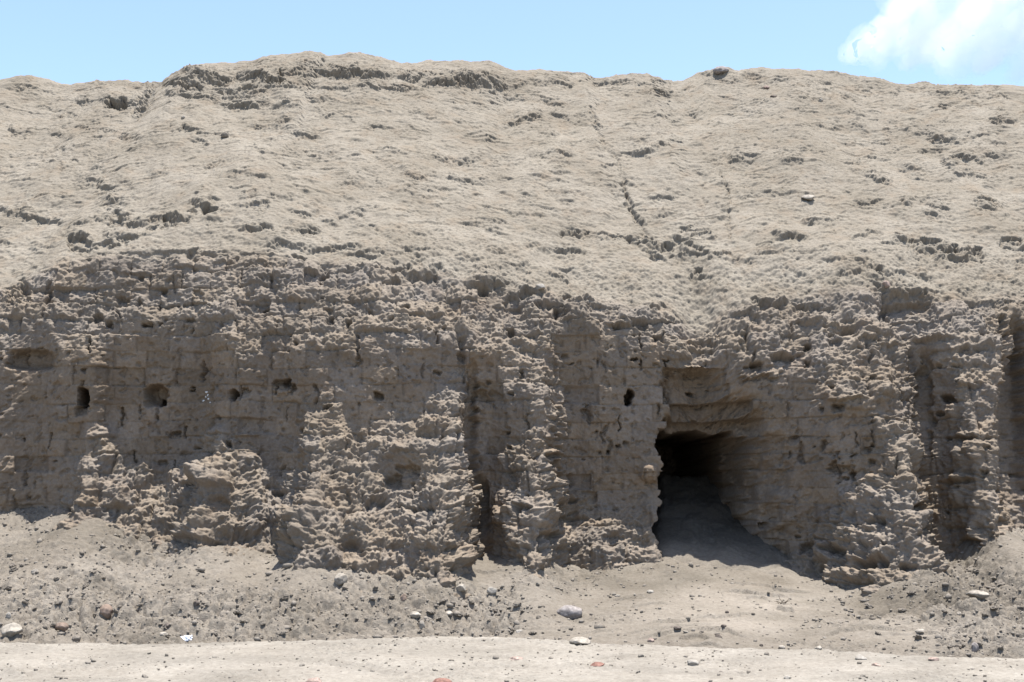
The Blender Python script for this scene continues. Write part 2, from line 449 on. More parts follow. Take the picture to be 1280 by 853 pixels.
def hole(cx, cy, w, h, depth, p=2.6, ang=0, hid=0, warp=1.9, edge=0.35):
    sl = patch(cx, cy, w, h)
    if sl is None: return
    dx = P[sl] + WQ1[sl] * warp * 0.5 - cx; dy = Q[sl] + WQ2[sl] * warp * 0.5 - cy
    if ang:
        c, s = math.cos(ang), math.sin(ang); dx, dy = dx * c + dy * s, -dx * s + dy * c
    r = ((np.abs(dx) / (w / 2)) ** p + (np.abs(dy) / (h / 2)) ** p) ** (1 / p)
    if not hid: depth = depth * np.clip(0.62 - 0.55 * dy / (h / 2), 0.05, 1.1)      # deep under its brow, running out below
    D[sl] -= depth * (1 - sstep(1 - edge, 1.06, r))
    if hid: HOLEID[sl][r < 1.12] = hid
def lump(cx, cy, w, h, ht, p=2.4, warp=1.0):
    sl = patch(cx, cy, w, h)
    if sl is None: return
    dx = P[sl] + WQ1[sl] * warp * 0.5 - cx; dy = Q[sl] + WQ2[sl] * warp * 0.5 - cy
    r = ((np.abs(dx) / (w / 2)) ** p + (np.abs(dy) / (h / 2)) ** p) ** (1 / p)
    ht = ht * 0.65
    D[sl] += ht * np.sqrt(np.clip(1 - r * r, 0, 1))
def ledge(cx, cy, w, h, ht, ang=0.0, under=0.5, warp=1.0):
    """a flake that rises towards its lower edge at cy and breaks off there"""
    sl = patch(cx, cy, w, h + 20)
    if sl is None: return
    dx = P[sl] + WQ1[sl] * warp - cx; dy = Q[sl] + WQ2[sl] * warp - cy
    if ang:
        c, s = math.cos(ang), math.sin(ang); dx, dy = dx * c + dy * s, -dx * s + dy * c
    tx = np.clip(np.abs(dx) / (w / 2), 0, 1); win = 1 - tx ** 3
    up = np.clip(1 + dy / h, 0, 1) * (dy <= 4.0) * sstep(4.0, -3.5, dy)
    dn = np.clip(1 - (dy - 2) / (h * 0.55), 0, 1) * (dy > 0) * sstep(0, 4, dy)
    D[sl] += ht * win * (up ** 1.3) - ht * under * win * dn
def crack(pts, width, depth):
    for (x0, y0), (x1, y1) in zip(pts[:-1], pts[1:]):
        sl = patch((x0 + x1) / 2, (y0 + y1) / 2, abs(x1 - x0) / 2 + 10, abs(y1 - y0) / 2 + 10)
        if sl is None: continue
        px = P[sl] + WQ1[sl] * 0.7; py = Q[sl] + WQ2[sl] * 0.7
        vx, vy = x1 - x0, y1 - y0; L2 = vx * vx + vy * vy
        t = np.clip(((px - x0) * vx + (py - y0) * vy) / L2, 0, 1)
        dd = np.hypot(px - x0 - t * vx, py - y0 - t * vy)
        g = -depth * np.exp(-(dd / width) ** 2)
        D[sl] = np.where(g < -0.15 * depth, np.minimum(D[sl], D[sl] + g * (1 - 0.0 * t)), D[sl])

# random flakes over the slope, then the ones the photograph shows
for i in range(1500):
    cx = random.uniform(-60, 1340); cy = random.uniform(100, 345)
    w = random.lognormvariate(2.45, 0.5)
    ledge(cx, cy, w * 1.3, 3.5 + w * 0.22, random.uniform(0.016, 0.05) * min(1.6, w / 20), random.gauss(0.0, 0.14), 0.4)
for a in [  # slope ledges: cx, lower edge y, width, height, protrusion, angle
    (148, 127, 40, 12, .12), (180, 126, 40, 11, .15, -1.15), (75, 186, 16, 6, .06), (40, 112, 60, 7, .05), (205, 250, 18, 5, .05),
    (135, 246, 26, 8, .08, -.2), (40, 270, 70, 7, .09, .1), (110, 272, 60, 7, .06, -.3), (100, 300, 26, 16, .14), (148, 262, 24, 14, .12),
    (150, 290, 40, 9, .09, .1), (185, 272, 36, 9, .10), (215, 276, 30, 9, .12), (255, 262, 22, 12, .12), (265, 280, 24, 7, .07, -.2),
    (330, 252, 60, 6, .06), (325, 265, 24, 7, .08), (320, 288, 36, 6, .07), (376, 288, 40, 7, .08, -.15), (380, 308, 60, 9, .09), (430, 308, 50, 8, .09),
    (220, 316, 200, 8, .05), (345, 306, 26, 10, .08), (455, 280, 30, 5, .05), (462, 320, 60, 8, .08), (440, 230, 40, 5, .05), (520, 346, 46, 12, .12, .2),
    (535, 276, 36, 5, .05), (555, 236, 60, 6, .05), (590, 241, 26, 5, .05), (530, 315, 44, 6, .07), (605, 278, 60, 6, .07), (660, 253, 20, 5, .05),
    (670, 305, 30, 6, .06), (690, 302, 60, 8, .07), (715, 303, 30, 7, .09), (640, 330, 50, 6, .06), (735, 285, 50, 6, .08, .25), (800, 300, 36, 8, .10, .4),
    (815, 312, 36, 10, .12, .45), (850, 300, 30, 14, .12), (878, 298, 32, 9, .11), (868, 322, 36, 12, .13), (905, 326, 34, 8, .11), (873, 350, 22, 10, .10),
    (935, 245, 30, 6, .08), (965, 240, 50, 6, .05), (985, 298, 40, 10, .12), (975, 318, 70, 6, .07), (955, 309, 20, 7, .06), (1020, 265, 40, 6, .07),
    (1085, 250, 34, 7, .09), (1132, 256, 20, 6, .08), (1172, 262, 30, 7, .10, .3), (1165, 273, 22, 7, .10, .3), (1195, 205, 34, 12, .12), (1215, 220, 50, 6, .07),
    (1235, 260, 30, 12, .12), (1125, 304, 40, 8, .11), (1165, 310, 40, 12, .14), (1190, 322, 40, 12, .14), (1218, 318, 30, 12, .14), (1270, 302, 30, 12, .12),
    (1080, 336, 60, 6, .07, .25), (1105, 362, 40, 6, .09, .3), (1005, 188, 22, 4, .05), (1110, 186, 20, 5, .06), (1130, 160, 20, 4, .05), (1220, 175, 30, 5, .06),
    (1170, 188, 44, 5, .06), (795, 193, 60, 5, .07), (825, 188, 22, 5, .07), (770, 210, 40, 4, .05), (828, 247, 34, 7, .08), (780, 252, 20, 5, .05),
    (700, 182, 50, 4, .03), (480, 158, 40, 4, .04), (605, 168, 30, 4, .04), (280, 170, 12, 6, .06), (320, 330, 40, 8, .09), (230, 334, 30, 12, .06),
    (610, 355, 60, 12, .10), (665, 366, 40, 10, .10), (722, 376, 50, 12, .12), (775, 404, 40, 10, .12), (820, 385, 30, 8, .08), (1040, 330, 34, 6, .06),
    (970, 380, 40, 10, .10), (930, 395, 50, 10, .10), (1010, 400, 60, 10, .10), (1060, 408, 50, 10, .10), (1135, 368, 70, 12, .12), (1100, 430, 60, 8, .10),
    (1165, 425, 60, 8, .12), (1215, 440, 60, 8, .10), (1210, 480, 50, 8, .10), (1215, 545, 50, 8, .10), (1200, 600, 50, 8, .10), (1060, 500, 50, 7, .10),
    (1115, 525, 40, 8, .08), (950, 470, 60, 7, .12), (870, 465, 40, 9, .14), (880, 430, 60, 10, .08), (985, 440, 50, 8, .08),
    # crest remains
    (290, 96, 130, 12, .08, -.12), (262, 112, 100, 12, .08, -.1), (355, 107, 110, 10, .08), (450, 99, 100, 12, .08), (545, 104, 110, 12, .09), (600, 109, 90, 8, .10),
    (420, 112, 90, 8, .08), (290, 124, 90, 7, .08),
    (236, 106, 60, 12, .16), (265, 100, 46, 12, .15), (250, 118, 50, 10, .15), (300, 112, 40, 9, .12), (320, 98, 40, 14, .14), (345, 100, 30, 10, .10), (350, 84, 34, 8, .08),
    (385, 80, 40, 6, .08), (365, 92, 40, 9, .14), (400, 98, 60, 10, .12), (430, 96, 30, 10, .14), (468, 96, 50, 12, .14), (517, 98, 36, 12, .18), (560, 104, 60, 10, .13), (600, 106, 50, 8, .1),
    (620, 112, 20, 7, .10), (645, 120, 50, 6, .06), (700, 103, 34, 8, .10), (735, 93, 16, 6, .05), (765, 98, 50, 8, .10), (330, 108, 60, 6, .08), (310, 122, 50, 6, .07), (520, 110, 60, 7, .08),
    (900, 95, 40, 7, .10), (940, 96, 30, 5, .08), (1050, 92, 60, 5, .05), (1080, 105, 20, 6, .07), (1200, 112, 80, 7, .09), (1240, 118, 60, 6, .08), (830, 100, 20, 5, .07), (485, 110, 60, 6, .08),
]:
    a = list(a)
    if a[1] < 335: a[4] *= 0.72 if a[1] > 130 else 0.68; a[2] *= 1.25; a[3] *= 1.3
    ledge(*a)
for a in [  # cavities on the slope and upper face
    (144, 132, 26, 11, .20), (98, 303, 28, 26, .20), (143, 268, 18, 24, .14), (163, 276, 16, 10, .08), (207, 277, 8, 9, .25), (222, 280, 32, 12, .10), (262, 268, 18, 14, .22), (241, 272, 5, 22, .08),
    (150, 297, 36, 8, .07), (188, 288, 14, 14, .08), (210, 288, 18, 6, .05), (325, 266, 26, 8, .07), (325, 292, 32, 6, .06), (382, 291, 30, 7, .06), (500, 341, 34, 14, .10), (540, 352, 20, 16, .12),
    (605, 365, 20, 14, .12), (660, 369, 20, 14, .14), (700, 393, 22, 20, .14), (716, 373, 34, 18, .14), (771, 406, 14, 11, .22), (803, 406, 20, 12, .10), (680, 385, 24, 18, .10), (640, 378, 16, 26, .08),
    (858, 292, 18, 16, .10), (880, 297, 22, 8, .10), (868, 318, 22, 16, .14), (906, 325, 30, 10, .11), (872, 346, 16, 14, .10), (833, 310, 12, 14, .12), (806, 297, 26, 8, .08),
    (1140, 303, 40, 9, .10), (1165, 305, 26, 14, .15), (1192, 316, 24, 18, .18), (1220, 316, 22, 18, .18), (1265, 300, 26, 14, .14), (1199, 203, 30, 10, .10), (1234, 257, 26, 10, .09),
    (956, 384, 20, 18, .12), (1018, 386, 60, 14, .08), (1045, 410, 60, 12, .10), (1008, 458, 10, 14, .10), (1090, 428, 40, 12, .12), (1045, 428, 20, 10, .10), (952, 378, 30, 10, .07),
    (1140, 387, 60, 26, .14), (1108, 395, 16, 40, .15), (1185, 500, 16, 18, .18), (1156, 530, 20, 200, .15), (1272, 530, 30, 280, .36),
    (320, 100, 26, 14, .10), (345, 104, 24, 10, .12), (430, 92, 20, 9, .08), (517, 93, 24, 10, .10), (275, 100, 24, 8, .08), (240, 112, 26, 10, .10),
    (30, 372, 14, 44, .10), (15, 380, 10, 30, .08), (62, 380, 10, 60, .12), (240, 322, 14, 16, .08), (170, 345, 60, 12, .05), (340, 360, 24, 32, .08), (330, 385, 16, 20, .06), (250, 372, 18, 20, .05),
    (415, 404, 9, 20, .12), (405, 345, 16, 14, .09), (375, 325, 20, 12, .08), (275, 410, 8, 20, .08), (135, 405, 9, 11, .14), (200, 405, 5, 6, .08), (240, 415, 5, 6, .08),
]:
    a = list(a)
    if a[1] < 335: a[4] *= 0.8 if a[1] > 140 else 1.0; a[2] *= 1.15
    hole(*a)
# holes through the brick face
hole(104, 497, 13, 26, .45, 4, hid=1, warp=1.1)
hole(194, 496, 34, 30, .28, 2.4, hid=1, warp=1.1); hole(200, 504, 13, 12, .3, 2.2, hid=1, warp=1.1)
hole(290, 495, 12, 16, .38, 3, hid=1, warp=1.1); hole(303, 492, 16, 16, .10, 3)
hole(786, 497, 12, 22, .45, 2.6, 0.35, hid=1, warp=1.1)
hole(38, 450, 62, 28, .14, 4.5, hid=1, warp=1.1); hole(22, 450, 22, 20, .10)
hole(239, 487, 6, 7, .16); hole(358, 480, 8, 14, .16); hole(365, 488, 8, 9, .12); hole(544, 424, 5, 20, .14); hole(104, 464, 6, 5, .08); hole(128, 446, 5, 4, .08)
hole(603, 500, 18, 26, .12, 3.5); hole(650, 469, 6, 15, .12); hole(620, 498, 20, 22, .06); hole(510, 590, 30, 20, .12); hole(490, 605, 22, 20, .12); hole(800, 455, 5, 14, .12); hole(833, 455, 5, 16, .12)
hole(768, 560, 6, 8, .10); hole(733, 520, 16, 14, .08); hole(1026, 514, 6, 12, .10); hole(1032, 560, 8, 20, .10); hole(1040, 583, 10, 12, .12); hole(1070, 572, 6, 5, .10); hole(1052, 586, 34, 12, .10)
hole(275, 632, 26, 24, .09); hole(250, 680, 60, 16, .10); hole(305, 672, 22, 20, .10); hole(150, 640, 40, 16, .08); hole(490, 355, 24, 12, .1)
hole(1090, 705, 44, 18, .18); hole(1133, 712, 26, 12, .14); hole(1045, 690, 30, 14, .14); hole(1210, 682, 30, 18, .14); hole(1095, 655, 30, 16, .12); hole(1010, 690, 26, 24, .14)
hole(470, 628, 30, 20, .14); hole(520, 640, 20, 16, .08); hole(440, 690, 40, 30, .10); hole(690, 672, 30, 18, .12); hole(765, 675, 30, 16, .08); hole(720, 650, 40, 12, .08); hole(690, 575, 20, 20, .1); hole(655, 640, 24, 14, .1)
rp = random.Random(77)
for i in range(190):
    cx_, cy_ = rp.uniform(-40, 1320), rp.uniform(345, 690)
    if cx_ > 520: cy_ = 410 + (cy_ - 345) * 0.81
    w_ = rp.lognormvariate(1.75, 0.45)
    hole(cx_, cy_, w_ * rp.uniform(.8, 1.8), w_ * rp.uniform(.7, 1.3), min(.16, w_ * rp.uniform(.008, .02)), 3.5, warp=1.2)
for i in range(80):
    cx_, cy_ = rp.uniform(-40, 1320), rp.uniform(340, 640)
    if cx_ > 520: cy_ = 410 + (cy_ - 340) * 0.76
    h_ = rp.uniform(8, 24)
    crack([(cx_, cy_), (cx_ + rp.gauss(0, 1.5), cy_ + h_)], rp.uniform(1.0, 2.0), rp.uniform(.03, .08))
# the recess between the buttresses, the crevice at its foot, other vertical clefts
hole(590, 560, 17, 230, .20, 4, warp=1.6); hole(612, 520, 46, 90, .05, 4, warp=1.6); hole(607, 640, 9, 90, .22, 4, warp=.5)
crack([(697, 450), (698, 620)], 3, .05)
crack([(577, 430), (583, 560), (601, 600), (606, 690)], 4, .08)
crack([(1140, 440), (1146, 560), (1160, 620), (1170, 670)], 4, .08)
crack([(1252, 400), (1256, 520), (1256, 660)], 4, .12)
crack([(735, 130), (752, 175), (772, 200), (782, 240), (800, 275), (812, 295), (845, 325), (868, 360)], 2.3, .027)
crack([(780, 230), (786, 255), (800, 275)], 3, .05)
crack([(900, 215), (910, 240), (912, 300)], 1.8, .026)
crack([(700, 285), (735, 283), (770, 292), (800, 300), (840, 320)], 1.8, .05)
crack([(430, 245), (470, 290), (520, 325), (545, 350)], 2, .02)
crack([(330, 330), (355, 400), (352, 470)], 2, .02)
crack([(1085, 330), (1112, 360), (1145, 362)], 2, .05)
crack([(350, 90), (352, 104)], 1.6, .10)
crack([(183, 110), (176, 125), (166, 140)], 3, .06)
for a in [(812, 591, 26, 24, .16), (1108, 357, 14, 10, .06), (305, 660, 60, 20, .12), (1060, 722, 90, 22, .14), (270, 600, 50, 20, .10), (600, 375, 22, 30, .05), (860, 318, 22, 24, .10), (825, 302, 24, 14, .08),
          (760, 690, 50, 24, .08), (480, 560, 40, 26, .10), (540, 530, 40, 24, .10), (1075, 505, 40, 20, .10), (1060, 580, 44, 24, .07), (955, 425, 46, 18, .06),
          (345, 76, 50, 12, .04), (385, 76, 40, 8, .04), (240, 94, 40, 14, .05), (1220, 560, 30, 30, .08), (850, 440, 40, 20, .10), (690, 570, 24, 20, .10)]:
    lump(*a)

# ------------------------------------------------------------------ tunnel: a pocket pushed straight back into the wall
wj1 = WQ1 * 0.5; wj2 = WQ2 * 0.5
px = P + wj1; py = Q + wj2
def boxmask(x0, x1, y0, y1, sl_, sr_, st_):
    return sstep(x0 - sl_, x0 + sl_, px) * (1 - sstep(x1 - sr_, x1 + sr_, px)) * sstep(y0 - st_, y0 + st_, py)
POCK = np.zeros((NR, NC), F32)
rows = np.zeros((NR, 1), F32); rows[:NA - 10] = 1
stp = np.floor((py - 470) / 21.5)
wl1 = (9 * fbm(XX * 2.2, S * 2.6, 311, 3)).astype(F32); wl2 = (7 * fbm(XX * 2.2 + 5, S * 2.6, 313, 3)).astype(F32)
pb = P - (fxb - 0.5) * blen * 98 + 2 * WQ1 / 5.5; qb = Q + (fz - 0.5) * CH * 98 + 1.5 * WQ2 / 4          # stepped along the bricks
pf, qf = px + wl1, py + wl2
def into(depth, x0, x1, y0, sl_, sr_, st_, brick=0.6):
    global POCK, px, py
    px = pf * (1 - brick) + pb * brick; py = qf * (1 - brick) + qb * brick
    POCK = np.maximum(POCK, depth * boxmask(x0, x1, y0, 0, sl_, sr_, st_))
into(0.34, 836, 892, 466, 5, 18, 8, 0.45)
into(0.52, 838, 928, 498, 5, 22, 8, 0.4)
into(0.78, 831, 950, 520, 4, 26, 9, 0.35)
into(0.60, 836, 972, 552, 4, 26, 22, 0.12)
into(1.10, 832, 958, 572, 4, 26, 28, 0.12)
into(1.7, 828, 948, 546, 2.5, 28, 10, 0.12)
into(5.0, 826, 924, 538, 2.2, 18, 4, 0.12)
POCK *= rows * face
POCK += (POCK > 0.2) * 0.05 * fbm(XX * 3, S * 3, 301, 3)
VX = BX + NXv * D
VY = BY + NYv * D + POCK
VZ = BZ + NZv * D
# crumbs on ledges hang and slump: a little vertical jitter where the crust is lit
V = np.stack([VX, VY, VZ], -1)

# own colour of single bricks and of the bedding, plus a painted brown for the shaded face
bt = 1 + (rnd(bi, ci, 55) - 0.5) * 0.24 * face * (1 - 0.6 * lit)
bt *= 1 - 0.10 * joint * brick_w
warm = (rnd(bi, ci, 66) - 0.5) * 0.08 * face
dusty = (1 + 0.05 * slope * (0.5 + 0.5 * np.clip(1 - fbm(XX * 1.3, S * 1.7, 507, 3), 0, 1.5)))
bt = bt * dusty
shade_brown = face * (1 - 0.75 * lit) * (1 - 0.6 * upper)                       # brown of the shade painted into the face, weaker on lit lobes and shoulder
tone = np.stack([bt * (1 + 0.6 * warm) * (1 - 0.015 * slope), bt * (1 - 0.02 * face - 0.055 * shade_brown), bt * (1 - 1.1 * warm) * (1 - 0.11 * shade_brown + 0.015 * slope)], -1).astype(F32)

# regions -> parts
q = lambda A: A[:-1, :-1]
cellr = np.arange(NR - 1)[:, None] * np.ones((1, NC - 1), int)
tun = q(POCK) > 0.06
hol = (q(HOLEID) > 0) & ~tun
jitter = (18 * fbm(q(XX) * 3, q(S) * 0 + .5, 501, 3)).astype(int)
isface = (cellr < NA - 8 + jitter) & ~tun & ~hol
crestq = 112 + 10 * noise2(q(XX) * 1.5, q(XX) * 0, 505)
iscrest = (cellr >= NA) & (q(Q) < crestq) & (q(P) > 208) & (q(P) < 640) & ~tun
isslope = ~(tun | hol | isface | iscrest)

mound = bpy.data.objects.new('adobe_mound', None); COL.objects.link(mound); mound.location = (0, Y0, 0)
tag(mound, 'huge eroded tan adobe brick mound with crumbling courses and a dark tunnel mouth', 'ruin')
off = np.array([0, Y0, 0])
def region(name, keep, label=None):
    v, f, t = split_grid(V - off, keep, NR, NC, tone)
    o = link(name, mesh_from(name, v, f, M_WALL, t), mound)
    if label: o['label'] = label
    return o
region('weathered_slope', isslope, 'pale weathered slope above the brick courses')
region('brick_face', isface, 'shaded lower face of crumbling adobe courses')
region('crest_ledge', iscrest, 'broken brick ledge along the top of the mound')
region('tunnel', tun, 'dark tunnel mouth with a brick lintel')
for lab, x0, x1 in [('wide shallow recess near the left edge', 0, 80), ('narrow upright hole in the shaded brickwork', 85, 130), ('round hole with a dark pit in it', 150, 240),
                    ('small ragged hole right of the round hole', 260, 330), ('leaning oval hole beside the tunnel', 760, 810)]:
    k = hol & (q(P) >= x0) & (q(P) < x1)
    if k.any(): region('wall_hole', k, lab)

# ------------------------------------------------------------------ ground
FOOT = [(-300, 636), (0, 640), (50, 640), (120, 650), (170, 665), (230, 685), (300, 684), (360, 700), (430, 714), (500, 724), (560, 719), (600, 694), (615, 692),
        (640, 704), (700, 712), (760, 710), (820, 701), (860, 699), (985, 716), (1030, 727), (1070, 734), (1110, 727), (1150, 711), (1200, 690), (1250, 666),
        (1280, 660), (1600, 650)]
EDGE = [(-300, 800), (0, 803), (150, 805), (320, 802), (480, 797), (560, 795), (700, 800), (850, 808), (1000, 812), (1100, 818), (1280, 823), (1600, 828)]
# foot of the wall in plan: where the profile crosses the photograph's foot line
fy = np.zeros(NC); fz_ = np.zeros(NC)
for c in range(NC):
    w = Q[:NA, c] - poly(FOOT, P[:NA, c])
    idx = np.nonzero(w < 0)[0]
    r = idx[0] if len(idx) else 0
    fy[c] = BY[r, c]; fz_[c] = BZ[r, c]
inm = (pxw > 815) & (pxw < 1000)
fy[inm] = np.interp(X[inm], X[~inm], fy[~inm]); 
fz_[inm] = [np.interp(0, [0], [0]) for _ in range(inm.sum())] if False else np.interp(X[inm], X[~inm], fz_[~inm])
fy = gblur(fy, 12, 0); fz_ = gblur(fz_, 12, 0)
gx = np.concatenate([-9.2 - np.cumsum(np.geomspace(0.02, 60, 56))[::-1], np.arange(-9.2, 9.2, 0.0115), 9.2 + np.cumsum(np.geomspace(0.02, 60, 56))])
gy = np.concatenate([8.6 - np.cumsum(np.geomspace(0.02, 30, 44))[::-1], np.arange(8.6, 11.8, 0.010), np.arange(11.8, 15.6, 0.0125), np.arange(15.6, 20.6, 0.04),
                     20.6 + np.cumsum(np.geomspace(0.06, 60, 52))])
GX, GY = np.meshgrid(gx, gy)
GXf = GX.astype(F32); GYf = GY.astype(F32)
ZE = 0.12
pxe = 640 + FPX * gx / 11.3
qe = poly(EDGE, pxe)
yedge = -(1.6 - ZE) / np.array([tan_el(v) for v in qe])
yedge = np.clip(yedge, 9, 14) + 0.05 * fbm(gx * 1.3, gx * 0, 601, 3) + 0.03 * fbm(gx * 9, gx * 0, 603, 4)
fyx = np.interp(gx, X, fy); fzx = np.interp(gx, X, fz_)
u = (GY - yedge[None]) / (fyx - yedge)[None]
# path: almost level, crowned at its edge; behind it a shallow dip, then the talus
path_z = ZE - 0.05 * np.clip((yedge[None] - GY) / 2.0, 0, 1)
dip = -0.10 * np.exp(-((u - 0.06) / 0.05) ** 2)
t = np.clip(u, 0, None)
tal = 0.02 + (fzx[None] - 0.02) * (0.25 * t + 0.75 * t ** 1.6) + dip
tal = np.where(u > 1, fzx[None] + 0.10 * (GY - fyx[None]), tal)
# tunnel floor: a heap that climbs inwards
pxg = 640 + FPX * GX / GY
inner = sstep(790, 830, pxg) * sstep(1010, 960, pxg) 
heap = fzx[None] + 0.40 * (GY - fyx[None]) 
heap = np.where(GY > 17.7, fzx[None] + 0.40 * (17.7 - fyx[None]) - 0.45 * (GY - 17.7), heap) + 0.04 * fbm(GXf * 1.6, GYf * 1.6, 607, 4)
tal = np.where(u > 1, tal * (1 - inner) + heap * inner, tal)
onpath = u < 0
far = np.maximum(np.maximum(np.abs(GX) - 9.2, 0), np.maximum(8.6 - GY, GY - 20.6))
fade = np.clip(1 - far / 14.0, 0, 1); fade = fade * fade * (3 - 2 * fade)
rough = np.clip(1 - far / 2.0, 0, 1)
ge = sstep(-0.010, 0.012, u)
GZ = np.where(GY > 20.6, 0.0, path_z * (1 - ge) + tal * ge)
GZ = GZ * fade
gw1 = GXf + 0.05 * fbm(GXf * 5, GYf * 5, 611, 2); gw2 = GYf + 0.05 * fbm(GXf * 5 + 4, GYf * 5, 612, 2)
wb = worley(gw1 * 5, gw2 * 5.5, 21); wm = worley(gw1 * 12, gw2 * 12, 22); wf = worley(gw1 * 28, gw2 * 28, 23)
pxq, pyq = project(GX, GY, GZ)
pxq = np.where(GY > 5, pxq, -999); pyq = np.where(GY > 5, pyq, 2000)
def blob(cx, cy, rx, ry): return np.exp(-(((pxq - cx) / rx) ** 2 + ((pyq - cy) / ry) ** 2))
rub = np.clip(0.30 + blob(330, 770, 230, 34) + 0.9 * blob(580, 775, 60, 24) + blob(60, 765, 130, 40) + 0.9 * blob(1220, 760, 90, 55) + 0.4 * blob(140, 690, 100, 25)
              + 0.5 * fbm(GXf * 0.9, GYf * 1.2, 621, 3) - 0.5 * blob(880, 760, 150, 45), 0.06, 1.15)
rub = rub * sstep(0.0, 0.05, u)
prg = (1 - sstep(-0.02, 0.0, u)) * np.clip(0.22 + 0.8 * fbm(GXf * 1.0, GYf * 1.6, 631, 3) + 0.3 * blob(520, 835, 120, 14), 0.03, 0.7)
rub = np.clip(rub * 1.35 - 0.16, 0.05, 1.15)
GZd = rub * ((0.42 - wb ** 2) * 0.075 + (0.38 - wm ** 2) * 0.060 + (0.5 - wf) * 0.030 + 0.014 * fbm(GXf * 24, GYf * 24, 645, 2) + 0.055 * fbm(GXf * 2.2, GYf * 2.2, 641, 4))
GZd += prg * ((0.5 - wm) * 0.030 + (0.5 - wf) * 0.020) * 1.0
GZd += 0.012 * fbm(GXf * 1.5, GYf * 2.5, 651, 4) + 0.004 * fbm(GXf * 11, GYf * 16, 661, 3)
# dried crust plates with open cracks
saw = GYf * 2.6 + 1.1 * fbm(GXf * 0.8, GYf * 1.2, 671, 4); sf = saw - np.floor(saw)
GZd += np.clip(fbm(GXf * 0.9, GYf * 1.5, 681, 2) * 1.6, 0, 1) * sstep(0.06, 0.2, u) * (1 - sstep(0.75, 0.95, u)) * 0.055 * (1 - sf) * sstep(0, 0.05, sf)
def gcrack(pts, ht):
    global GZd
    xs = [p_[0] for p_ in pts]
    c = np.interp(pxq, xs, [p_[1] for p_ in pts]) + (2.5 * fbm(GXf * 9, GYf * 9, 655, 2))
    inn = sstep(xs[0] - 12, xs[0] + 6, pxq) * (1 - sstep(xs[-1] - 6, xs[-1] + 12, pxq))
    dd = pyq - c                       # below the crack the plate is lifted, above it the trench is open
    GZd = GZd + inn * (ht * np.clip(1 - (dd) / 22.0, 0, 1) * sstep(-0.5, 0.8, dd) * (dd > -1) - 0.6 * ht * np.exp(-((dd + 2.0) / 1.6) ** 2))
for pts in [[(212, 762), (228, 754), (250, 748), (270, 746)], [(305, 750), (330, 747), (352, 745), (375, 752), (402, 762)], [(433, 771), (447, 763), (462, 761), (482, 764)],
            [(40, 772), (60, 764), (90, 768)], [(105, 712), (118, 708), (135, 714)], [(545, 738), (560, 734), (572, 738)], [(15, 745), (40, 738), (66, 742)],
            [(228, 722), (243, 728), (262, 724)], [(1160, 770), (1185, 764), (1210, 770)], [(1215, 790), (1240, 784), (1262, 792)], [(340, 780), (365, 776), (392, 781)], [(590, 776), (612, 770), (640, 778)],
            [(10, 835), (20, 840), (34, 848)]]:
    gcrack(pts, 0.035)
GZ = GZ + GZd * rough * fade
GV = np.stack([GX, GY, GZ], -1)
# darker freshly slumped soil below the wall foot, paler dust elsewhere (own colour of the soil)
fresh = np.clip(0.55 * blob(590, 712, 28, 22) + 0.8 * blob(800, 722, 120, 16) + 0.8 * blob(1110, 748, 130, 18) + 0.5 * blob(520, 742, 70, 10) + 0.5 * blob(90, 668, 70, 14)
                + 0.4 * blob(1230, 700, 60, 18) + 0.45 * fbm(GXf * 1.6, GYf * 2.2, 691, 3), 0, 1) * ge
dust = np.clip(blob(930, 760, 130, 28) + 0.6 * blob(40, 735, 60, 20) + 0.4 * fbm(GXf * 1.2, GYf * 1.8, 695, 3), 0, 1) * ge
gt = 1 - 0.32 * fresh + 0.20 * dust
pt = 1 + 0.06 * fbm(GXf * 1.5, GYf * 3, 697, 3) * (1 - ge)
edge_n = fbm(GXf * 2.5, GYf * 6, 699, 4)
gt = gt * pt * (1 + 0.30 * ge * np.exp(-(u / 0.035) ** 2) * np.clip(0.6 + edge_n, 0, 1)) * (1 - 0.16 * (1 - ge) * np.clip(0.2 + 1.2 * fbm(GXf * 1.1, GYf * 2.2, 698, 4), 0, 1))
cave_shade = inner * sstep(0.0, 0.9, GY - fyx[None]) * (u > 1)            # tunnel shade painted into the soil colour, deepening inwards
gt = gt * (1 - 0.48 * cave_shade)
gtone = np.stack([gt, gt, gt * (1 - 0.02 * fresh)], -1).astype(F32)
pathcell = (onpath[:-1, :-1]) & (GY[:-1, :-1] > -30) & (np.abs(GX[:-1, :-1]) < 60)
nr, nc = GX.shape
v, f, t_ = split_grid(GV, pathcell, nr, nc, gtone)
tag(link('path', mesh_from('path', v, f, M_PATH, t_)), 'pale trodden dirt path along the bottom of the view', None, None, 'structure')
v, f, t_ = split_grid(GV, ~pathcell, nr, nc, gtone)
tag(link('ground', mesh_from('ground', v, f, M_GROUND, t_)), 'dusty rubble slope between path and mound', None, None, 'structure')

def gz_at(x, y):
    i = np.clip(np.searchsorted(gx, x) - 1, 0, nc - 2); j = np.clip(np.searchsorted(gy, y) - 1, 0, nr - 2)
    fx = (x - gx[i]) / (gx[i + 1] - gx[i]); fyy = (y - gy[j]) / (gy[j + 1] - gy[j])
    return (GZ[j, i] * (1 - fx) + GZ[j, i + 1] * fx) * (1 - fyy) + (GZ[j + 1, i] * (1 - fx) + GZ[j + 1, i + 1] * fx) * fyy

def ground_hit(px, py):
    d = ray(px, py)
    s = 8.0
    while s < 30:
        p = CAM + d * s
        if p[2] <= gz_at(p[0], p[1]): return p
        s += 0.01
    return None

MP, MQ = project(VX, VY, VZ)
def mound_hit(px, py):
    dd = (MP[:NA + NB + 15] - px) ** 2 + (MQ[:NA + NB + 15] - py) ** 2
    dd = dd + (VY[:NA + NB + 15]) * 0.02
    k = int(np.argmin(dd)); r, c = divmod(k, NC)
    return V[r, c]

